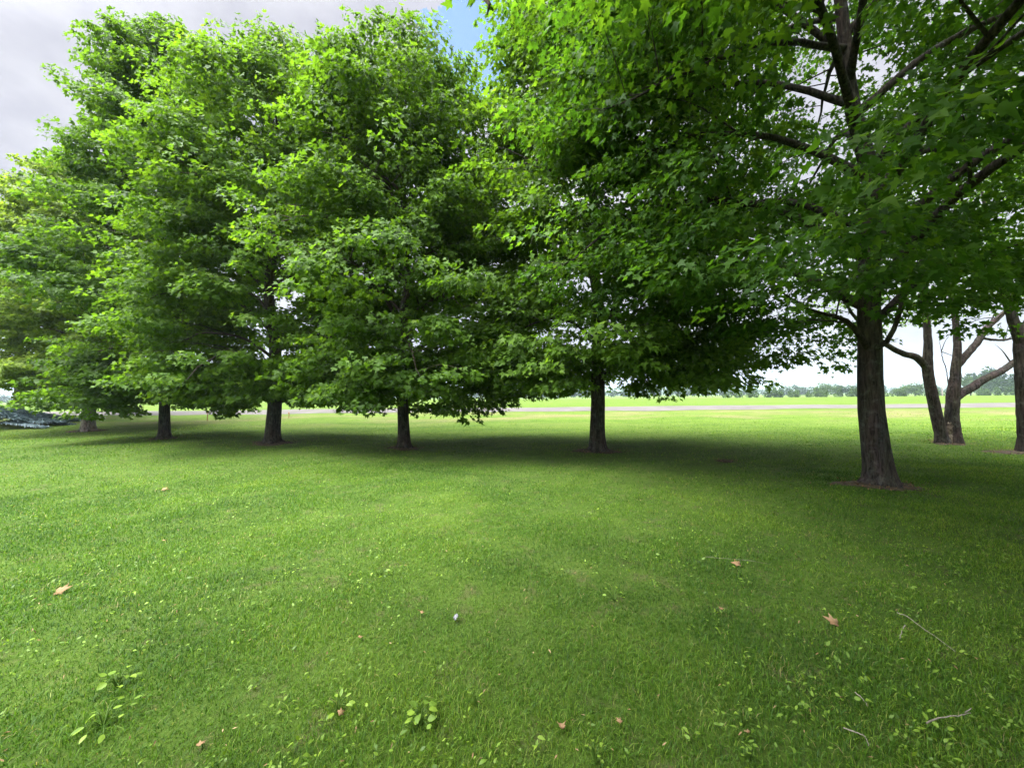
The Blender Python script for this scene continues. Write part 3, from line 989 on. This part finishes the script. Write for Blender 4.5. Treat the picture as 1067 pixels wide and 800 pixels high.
def crumbs(n, seed):
    """tiny dead blades and leaf bits lying in the grass"""
    r = np.random.default_rng(seed)
    u = r.uniform(0, 1, n)
    y = (1.3 ** .5 + u * (9 ** .5 - 1.3 ** .5)) ** 2
    x = r.uniform(-1, 1, n) * (1.5 * y + .5)
    p = np.stack([x, y, gz(x, y) + r.uniform(.02, .06, n)], -1)
    d = r.normal(0, 1, (n, 3))
    d[:, 2] *= .3
    nn = r.normal(0, .4, (n, 3))
    nn[:, 2] = 1
    t6 = np.array([(0, 0), (.16, .4), (0, 1), (-.12, .5)], float)
    v, f, kk = leaf_cloud(p, d, nn, r.uniform(.01, .03, n), t6, LOW_F, r, .3)
    o = mesh_np('leaf_litter', v, f, M['dry_leaf'], tint=np.repeat(np.clip(r.normal(.5, .3, n), 0, 1), kk))
    tag(o, 'tiny dry leaf bits caught in the lawn', 'litter', kind='stuff')


crumbs(900, 112)


# ------------------------------------------------------------------ single weeds
def weed(px, py, label, n, leaf, spread, seed, up=.5, broad=.42):
    leaf, spread, n = leaf * .52, spread * .8, int(n * 1.2)
    r = np.random.default_rng(seed)
    p = on_ground(px, py)
    root = empty('broadleaf_weed', p)
    tag(root, label, 'weed', 'leafy weeds in the lawn')
    t = np.array([(0, 0), (broad * .6, .15), (broad, .42), (broad * .75, .75), (0, 1), (-broad * .75, .75), (-broad, .42), (-broad * .6, .15), (0, .5)], float)
    tf = np.array([(8, i, (i + 1) % 8) for i in range(8)])
    T = Tubes()
    for i in range(n):
        az = i * 2.4 + r.uniform(-.4, .4)
        d = np.array([math.cos(az), math.sin(az), 0])
        l = spread * r.uniform(.25, 1.0)
        b = p + d * l
        b[2] = float(gz(b[0], b[1])) + r.uniform(.038, .075) * (1.2 - .4 * l / spread)
        T.add(spline([p + (0, 0, -.01), p + d * l * .5 + (0, 0, (b[2] - p[2]) * .9), b], 5), np.linspace(.003, .0018, 5), 5)
        dd = (d + r.normal(0, .3, 3)) * (1, 1, 0) + (0, 0, up * r.uniform(-.3, .9))
        nn = np.array([0, 0, 1.0]) + r.normal(0, .3, 3)
        v, f, k = leaf_cloud(b[None], dd[None], nn[None], np.array([leaf * r.uniform(.7, 1.2)]), t, tf, r, .2)
        mesh_np('leaf', v - p, f, M['weed'], root, tint=np.repeat(np.clip(r.normal(.62, .2), 0, 1), k), smooth=True)
    T.build('stem', M['weed'], root)


weed(437, 755, 'large pale broad-leaved weed clump, widest leaves in the lawn', 11, .085, .10, 201)
weed(122, 715, 'yellow-green weed clump in the left of the lawn, above a trailing lower clump', 9, .075, .11, 202)
weed(108, 757, 'trailing weed with narrow leaves, lower of the two left clumps', 10, .075, .15, 203, .2, .28)
weed(352, 742, 'small weed with pointed leaves beside a dry brown leaf', 6, .075, .08, 204, .7, .25)
weed(775, 758, 'weed seedlings with round bright leaves in the shaded bottom lawn', 9, .035, .10, 205)
weed(620, 795, 'tiny weed touching the bottom edge of the lawn', 6, .035, .05, 206)
weed(780, 792, 'tiny bright green weed at the bottom edge, below the round seedlings', 5, .04, .04, 207)
weed(495, 735, 'few upright narrow weed leaves right of the large clump', 3, .06, .03, 208, 1.4, .2)
weed(900, 742, 'lone bright rounded weed leaves in the dark shaded grass', 2, .05, .02, 209, .6)
weed(985, 772, 'bright yellow-green seedling leaves near the bottom twig', 3, .05, .03, 210, 1.0, .3)
weed(395, 600, 'faint pale seedling cluster in mid lawn', 8, .06, .13, 211)
weed(640, 625, 'low seedling patch on sunny mid lawn', 7, .05, .12, 212)


# ------------------------------------------------------------------ dry leaves, twigs, scrap, stakes
def dry_leaf(px, py, label, size, az, seed, kind='leaf', curl=.3):
    r = np.random.default_rng(seed)
    p = on_ground(px, py)
    size *= .68
    root_p = p + np.array([0, 0, .030])
    d = np.array([[math.cos(az), math.sin(az), .12]])
    nn = np.array([[r.normal(0, .25), -.45, 1.0]])
    v, f, k = leaf_cloud(np.zeros((1, 3)) - d * size * .4, d, nn, np.array([size]), FULL, FULL_F, r, curl)
    o = mesh_np('dry_leaf', v, f, M['dry_leaf'], tint=np.clip(r.normal(.55, .18, k), 0, 1), loc=root_p)
    s = o.modifiers.new('thick', 'SOLIDIFY')
    s.thickness = .0012
    tag(o, label, 'dead leaf', 'dry brown leaves on the lawn')


dry_leaf(66, 618, 'large flat tan leaf alone on the sunny left lawn', .17, .4, 301)
dry_leaf(866, 652, 'pinkish curled pointed leaf near the long thin twig', .13, 2.6, 302, curl=.5)
dry_leaf(767, 590, 'brown leaf on the lawn below the nearest maple trunk', .12, 2.9, 303)
dry_leaf(210, 780, 'round orange-tan leaf near the bottom edge of the sunny lawn', .055, 1.2, 304)
dry_leaf(356, 747, 'tan leaf tucked under the small pointed weed', .055, .7, 305)
dry_leaf(172, 511, 'pale tan leaf farthest back on the left lawn', .16, .2, 306)
dry_leaf(172, 565, 'small buff leaf on open lawn behind the large tan leaf', .07, 1.8, 307)
dry_leaf(645, 757, 'orange-brown leaf scrap in the bottom middle grass', .045, 2.2, 308)
dry_leaf(752, 638, 'rusty leaf flake beneath the brown leaf, in half shade', .05, .9, 309)
dry_leaf(376, 667, 'dull orange leaf flake left of the pale scrap', .05, 1.4, 310)
dry_leaf(585, 762, 'dark curled brown leaf standing on edge in the shaded grass', .06, 1.7, 311, curl=.8)
dry_leaf(778, 767, 'pinkish leaf bit caught between round weed seedlings', .04, 2.0, 312)
dry_leaf(440, 642, 'light brown leaf bit just left of the pale scrap', .04, .3, 313)


def twig(pts, label, r0, seed, fork=None):
    r = np.random.default_rng(seed)
    P = np.array([on_ground(*q) for q in pts])
    P[:, 2] += .06
    T = Tubes()
    c = spline(P, 14)
    c = c + r.normal(0, .0015, c.shape) + np.array([0, 0, -.012])
    o0 = P[0]
    T.add(c, np.linspace(r0, r0 * .5, 14), 6, .06)
    if fork:
        Fk = np.array([on_ground(*q) for q in fork])
        Fk[:, 2] += .055
        T.add(spline(Fk, 8), np.linspace(r0 * .7, r0 * .35, 8), 6)
    o = T.build('fallen_twig', M['dead_twig'], None, loc=tuple(o0))
    tag(o, label, 'twig', 'fallen twigs in the shaded grass')


twig([(935, 645), (947, 650), (962, 662), (978, 673), (996, 687)], 'longest thin grey twig arching across the shaded lawn', .0028, 401)
twig([(943, 658), (940, 666), (938, 673)], 'short pale twig just under the longest twig', .003, 402)
twig([(966, 764), (980, 758), (997, 756), (1012, 753)], 'thick pale twig with a knobbly end near the bottom right weeds', .0035, 403, [(1006, 754), (1011, 751), (1013, 749)])
twig([(879, 769), (893, 774), (902, 779), (905, 788)], 'bent twig hooked at one end in dark grass at the bottom', .003, 404)
twig([(892, 731), (899, 738), (905, 745)], 'thin faint twig beside the lone rounded weed leaves', .0024, 405)
twig([(735, 585), (755, 587), (780, 589), (803, 593)], 'long faint twig lying by the brown leaf in the middle distance', .0017, 406)

ps = on_ground(475, 648)
rS = np.random.default_rng(77)
gv = []
for i in range(7):
    for k in range(6):
        u, w = i / 6 - .5, k / 5 - .5
        gv.append((u * .036 * (1 - .5 * abs(w)), w * .05 * (1 - .4 * abs(u)), .036 + .010 * math.sin(5 * u + 3 * w) + rS.normal(0, .004)))
gf = [(i * 6 + k, i * 6 + k + 1, (i + 1) * 6 + k + 1, (i + 1) * 6 + k) for i in range(6) for k in range(5)]
o = mesh_np('paper_scrap', np.array(gv), np.array(gf), M['scrap'], loc=ps)
o.modifiers.new('thick', 'SOLIDIFY').thickness = .002
tag(o, 'crumpled pale scrap lying in the middle of the lawn', 'scrap')


def marker(px, py, label, h):
    p = on_ground(px, py)
    root = empty('marker_stake', p)
    tag(root, label, 'stake', 'small marker stakes in the field')
    T = Tubes()
    T.add(np.array([p + (0, 0, -.05), p + (0, 0, h * .6), p + (.01, 0, h)]), [.022, .022, .018], 8)
    T.build('post', M['stake'], root)
    T = Tubes()
    q = p + (0, 0, h)
    T.add(np.array([q + (0, 0, -.06), q + (0, 0, .02), q + (0, 0, .07)]), [.035, .04, .02], 8)
    T.build('cap', M['stake'], root)


marker(301, 440, 'short orange-brown stake in the field behind the thickest dark trunk', .32)
marker(216, 441, 'taller orange stake in the field half hidden by hanging leaves', .5)


# ------------------------------------------------------------------ distance
def far_tree(x, y, h, w, label, seed, mat='far_leaf', n=900, nm='far_tree', ls=.07):
    r = np.random.default_rng(seed)
    z = float(gz(x, y))
    b = np.array([x, y, z])
    root = empty(nm, b)
    tag(root, label, 'tree', 'distant trees beyond the field')
    T = Tubes()
    T.add(np.array([b + (0, 0, -.2), b + (0, 0, h * .3), b + (.1, 0, h * .8)]), [h * .03, h * .022, h * .006], 7)
    T.build('trunk', M['bark'], root)
    nc = 26
    cc = r.normal(0, 1, (nc, 3))
    cc = nrm(cc) * r.uniform(.35, .85, nc)[:, None]
    cen = np.stack([cc[:, 0] * w * .5, cc[:, 1] * w * .5, h * .56 + cc[:, 2] * h * .40], -1)
    i = r.integers(0, nc, n)
    off = nrm(r.normal(0, 1, (n, 3))) * r.uniform(.5, 1, n)[:, None] * np.array([w * .22, w * .22, h * .16])
    p = b + cen[i] + off
    p[:, 2] = np.maximum(p[:, 2], z + .15)
    d = r.normal(0, 1, (n, 3))
    nn = off + r.normal(0, .5, (n, 3)) + (0, 0, 1.0)
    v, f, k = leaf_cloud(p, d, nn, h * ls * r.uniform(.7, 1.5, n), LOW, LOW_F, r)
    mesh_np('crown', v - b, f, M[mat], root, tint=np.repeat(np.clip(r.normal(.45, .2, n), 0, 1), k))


def dirpx(px, y):
    return (px - 533.5) / FOC * y


# the round tree and its companions left of the near trunk; the taller ones at the right
for k, (px, y, h, w, mt, lab) in enumerate([
    (861, 190, 7.6, 9.5, 'far_light', 'rounded pale far tree rising above the bush row, just left of the nearest trunk'),
    (878, 205, 7.2, 9, 'far_leaf', 'dark rounded far tree behind the pale one'),
    (893, 210, 6.8, 8, 'far_leaf', 'dull far tree hiding behind the nearest trunk'),
    (953, 185, 7.4, 7, 'far_light', 'bright pale far tree left of the twin-stemmed tree'),
    (941, 200, 5.5, 7, 'far_light', 'lower bright far tree beside the nearest trunk'),
    (1011, 170, 9.5, 9, 'far_light', 'pale far tree seen in the fork of the twin-stemmed tree'),
    (1031, 170, 13.5, 13, 'far_leaf', 'tallest far tree, round crown above the crooked low limb'),
    (1047, 160, 9.0, 12, 'far_leaf', 'broad dark far tree beneath the crooked low limb'),
    (1024, 155, 5.5, 10, 'far_leaf', 'low dark far tree under the tallest far crown'),
    (1062, 165, 10.5, 12, 'far_leaf', 'far tree just left of the forked edge trunk'),
    (1085, 165, 11.5, 12, 'far_leaf', 'far tree right of the forked edge trunk'),
]):
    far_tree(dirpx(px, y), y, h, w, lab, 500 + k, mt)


def wood(name, label, x0, x1, y, h0, h1, step, n, mat, seed, ls):
    """a belt of far trees that reads as one mass"""
    r = np.random.default_rng(seed)
    xs = np.arange(x0, x1, step)
    P, Nn, S = [], [], []
    for x in xs:
        x = x + r.uniform(-.4, .4) * step
        yy_ = y + r.uniform(-6, 6)
        h = r.uniform(h0, h1)
        w = step * r.uniform(1.0, 1.7)
        z = float(gz(x, yy_))
        o_ = nrm(r.normal(0, 1, (n, 3))) * r.uniform(.6, 1, n)[:, None]
        P.append(np.array([x, yy_, z + h * .5]) + o_ * (w * .5, w * .5, h * .5))
        Nn.append(o_ + (0, 0, .5) + r.normal(0, .3, (n, 3)))
        S.append(h * ls * r.uniform(.7, 1.4, n))
    P, Nn, S = map(np.concatenate, (P, Nn, S))
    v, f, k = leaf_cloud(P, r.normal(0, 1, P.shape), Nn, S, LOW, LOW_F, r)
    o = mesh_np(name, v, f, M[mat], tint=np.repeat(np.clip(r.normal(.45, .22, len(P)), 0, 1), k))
    tag(o, label, 'wood', kind='stuff')


wood('bush_belt', 'row of small pale bushes along the far field', dirpx(760, 150), dirpx(1110, 150), 150, 2.3, 4.4, 1.5, 150, 'far_light', 601, .12)
wood('far_wood', 'belt of far woodland behind the field', dirpx(-60, 330), dirpx(1200, 330), 330, 4.0, 10.0, 5.0, 150, 'far_leaf', 602, .15)
wood('far_wood', 'second belt of far woodland, paler with distance', dirpx(-80, 620), dirpx(1200, 620), 620, 5, 11, 12.0, 130, 'far_leaf', 603, .15)

hx = np.linspace(-2600, 2600, 160)
prof_h = 9 + 7 * np.sin(hx / 420 + 1.2) + 5 * np.sin(hx / 170 + .4) + 14 * np.exp(-((hx - 800) / 380) ** 2) + 34 * np.exp(-((hx - 1650) / 480) ** 2) + 2 * np.sin(hx / 61)
hv, hf = [], []
rows = [(1150, -.02), (1230, .45), (1330, .85), (1450, 1.0), (1700, .9), (2100, .3)]
for y, q in rows:
    hv.append(np.stack([hx, np.full_like(hx, y), -1.6 + 1.55 * np.maximum(prof_h, 2) * q], -1))
hv = np.concatenate(hv)
idx = np.arange(len(rows) * 160).reshape(len(rows), 160)
F = np.stack([idx[:-1, :-1], idx[:-1, 1:], idx[1:, 1:], idx[1:, :-1]], -1).reshape(-1, 4)
tag(mesh_np('hills', hv, F, M['hill'], smooth=True), 'low wooded hills on the horizon', kind='structure')

pp = np.array([dirpx(981.5, 120), 120.0, 0.0])
pp[2] = float(gz(pp[0], pp[1]))
root = empty('utility_pole', pp)
tag(root, 'thin far utility pole seen between the two crooked stems', 'pole')
T = Tubes()
T.add(np.array([pp + (0, 0, -.3), pp + (0, 0, 4), pp + (0, 0, 8.2)]), [.15, .13, .11], 10)
T.build('post', M['pole'], root)
T = Tubes()
T.add(np.array([pp + (-1.1, -.16, 7.5), pp + (0, -.16, 7.5), pp + (1.1, -.16, 7.5)]), [.06, .06, .06], 6)
T.build('crossarm', M['pole'], root)

# haze box round the whole scene
bx0, bx1, by0, by1, bz0, bz1 = -3100, 3100, -420, 3600, -4.0, 60.0
hv = np.array([(x, y, z) for z in (bz0, bz1) for y in (by0, by1) for x in (bx0, bx1)], float)
hf = np.array([(0, 2, 3, 1), (4, 5, 7, 6), (0, 1, 5, 4), (2, 6, 7, 3), (0, 4, 6, 2), (1, 3, 7, 5)])
m, nt, N, L = new_mat('haze')
pv = N.new('ShaderNodeVolumePrincipled')
pv.inputs['Color'].default_value = (.72, .84, 1.0, 1)
pv.inputs['Density'].default_value = .0003
o = N.new('ShaderNodeOutputMaterial')
L.new(pv.outputs[0], o.inputs['Volume'])
HAZE = True
if HAZE:
    tag(mesh_np('haze', hv, hf, m), 'pale summer haze over the far fields', kind='stuff')

# ------------------------------------------------------------------ sky and sun
SUN_EL, SUN_AZ = R(60), math.atan2(-.60, -.80)        # towards the sun: left and a little behind the camera
sdir = Vector((math.cos(SUN_EL) * math.cos(SUN_AZ), math.cos(SUN_EL) * math.sin(SUN_AZ), math.sin(SUN_EL)))
w = bpy.data.worlds.new('World')
sc.world = w
w.use_nodes = True
nt = w.node_tree
N, L = nt.nodes, nt.links
N.clear()
tc = N.new('ShaderNodeTexCoord')
dv = tc.outputs['Generated']
sky = N.new('ShaderNodeTexSky')
sky.sky_type = 'NISHITA'
sky.sun_disc = False
sky.sun_elevation = SUN_EL
sky.sun_rotation = math.atan2(sdir.x, sdir.y)
sky.air_density = 1.0
sky.dust_density = .6
bg1 = N.new('ShaderNodeBackground')
bg1.inputs['Strength'].default_value = .10
L.new(sky.outputs[0], bg1.inputs['Color'])
sep = N.new('ShaderNodeSeparateXYZ')
L.new(dv, sep.inputs[0])
zc = math_n(N, L, 'ADD', math_n(N, L, 'MAXIMUM', sep.outputs['Z'], 0.0), .25)
cx = N.new('ShaderNodeCombineXYZ')
L.new(math_n(N, L, 'DIVIDE', sep.outputs['X'], zc), cx.inputs[0])
L.new(math_n(N, L, 'DIVIDE', sep.outputs['Y'], zc), cx.inputs[1])
n1 = noise(N, L, mapping(N, L, cx.outputs[0], (1, 1, 1), (7.1, 2.6, 0)), 1.3, 7, .58, .4)
n2 = noise(N, L, mapping(N, L, cx.outputs[0], (1, 1, 1), (4.3, 1.7, 0)), 3.4, 6, .6, .2)
cs = math_n(N, L, 'ADD', math_n(N, L, 'MULTIPLY', n1.outputs['Fac'], .62), math_n(N, L, 'MULTIPLY', n2.outputs['Fac'], .38))
cr = ramp(N, [(.38, (.50, .50, .59)), (.46, (.58, .585, .665)), (.53, (.69, .695, .76)), (.60, (.86, .865, .895))])
L.new(cs, cr.inputs[0])
# brighter towards the horizon, where more air is lit
hz = N.new('ShaderNodeMapRange')
hz.inputs['From Min'].default_value = 0.0
hz.inputs['From Max'].default_value = .35
hz.inputs['To Min'].default_value = 1.0
hz.inputs['To Max'].default_value = 0.0
L.new(sep.outputs['Z'], hz.inputs['Value'])
cc = mixc(N, L, math_n(N, L, 'MULTIPLY', hz.outputs[0], .75), cr.outputs[0], (.60, .635, .70))
# added fill light: cloud glow boosted round the sun, out of view
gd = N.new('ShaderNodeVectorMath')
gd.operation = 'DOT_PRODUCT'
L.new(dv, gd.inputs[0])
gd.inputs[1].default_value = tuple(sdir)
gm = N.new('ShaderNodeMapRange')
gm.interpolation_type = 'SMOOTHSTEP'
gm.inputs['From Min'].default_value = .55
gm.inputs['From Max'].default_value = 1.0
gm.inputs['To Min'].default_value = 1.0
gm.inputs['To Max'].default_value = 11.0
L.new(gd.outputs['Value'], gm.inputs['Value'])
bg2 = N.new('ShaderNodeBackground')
# more added fill: cloud brightened overhead, above the frame
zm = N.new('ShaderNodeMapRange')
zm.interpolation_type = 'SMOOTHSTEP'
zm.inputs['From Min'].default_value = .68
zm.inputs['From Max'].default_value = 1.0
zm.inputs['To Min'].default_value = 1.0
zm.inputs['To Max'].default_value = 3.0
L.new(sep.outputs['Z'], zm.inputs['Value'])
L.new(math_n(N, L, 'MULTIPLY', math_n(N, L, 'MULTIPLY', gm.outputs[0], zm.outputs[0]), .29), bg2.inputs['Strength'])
L.new(cc, bg2.inputs['Color'])
# a gap in the cloud
hole = nrm(ray(497, 62))
dp = N.new('ShaderNodeVectorMath')
dp.operation = 'DISTANCE'
vn = N.new('ShaderNodeVectorMath')
vn.operation = 'NORMALIZE'
L.new(dv, vn.inputs[0])
L.new(vn.outputs[0], dp.inputs[0])
dp.inputs[1].default_value = tuple(hole)
n3 = noise(N, L, cx.outputs[0], 3.2, 7, .62, .5)
e = math_n(N, L, 'ADD', dp.outputs['Value'], math_n(N, L, 'MULTIPLY', math_n(N, L, 'SUBTRACT', n3.outputs['Fac'], .5), .42))
hm = N.new('ShaderNodeMapRange')
hm.interpolation_type = 'SMOOTHSTEP'
hm.inputs['From Min'].default_value = .10
hm.inputs['From Max'].default_value = .105
L.new(e, hm.inputs['Value'])
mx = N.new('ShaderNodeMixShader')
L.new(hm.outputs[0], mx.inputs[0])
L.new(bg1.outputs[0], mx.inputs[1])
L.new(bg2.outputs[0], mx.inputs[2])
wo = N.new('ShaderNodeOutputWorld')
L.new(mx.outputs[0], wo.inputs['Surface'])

sun = bpy.data.lights.new('sun', 'SUN')
sun.energy = 1.35
sun.angle = R(28)
sun.color = (1.0, .96, .88)
so = bpy.data.objects.new('sun', sun)
so.rotation_euler = (-sdir).to_track_quat('-Z', 'Y').to_euler()
so.location = (0, 0, 40)
link(so)

# ------------------------------------------------------------------ camera, render settings
cam = bpy.data.cameras.new('camera')
cam.sensor_fit = 'HORIZONTAL'
cam.sensor_width = 36
cam.lens = FOC / 1067 * 36
cam.clip_start = .02
cam.clip_end = 9000
co = bpy.data.objects.new('camera', cam)
co.matrix_world = cam_mat
link(co)
sc.camera = co
sc.render.engine = 'CYCLES'
cy = sc.cycles
cy.use_denoising = True
cy.max_bounces = 10
cy.diffuse_bounces = 7
cy.glossy_bounces = 2
cy.transmission_bounces = 7
cy.volume_bounces = 1
cy.transparent_max_bounces = 4
cy.caustics_reflective = False
cy.caustics_refractive = False
cy.use_adaptive_sampling = True
cy.adaptive_threshold = .015
sc.view_settings.view_transform = 'Standard'
sc.view_settings.look = 'None'
sc.view_settings.gamma = 1
sc.view_settings.exposure = 2.04
sc.view_settings.use_curve_mapping = False
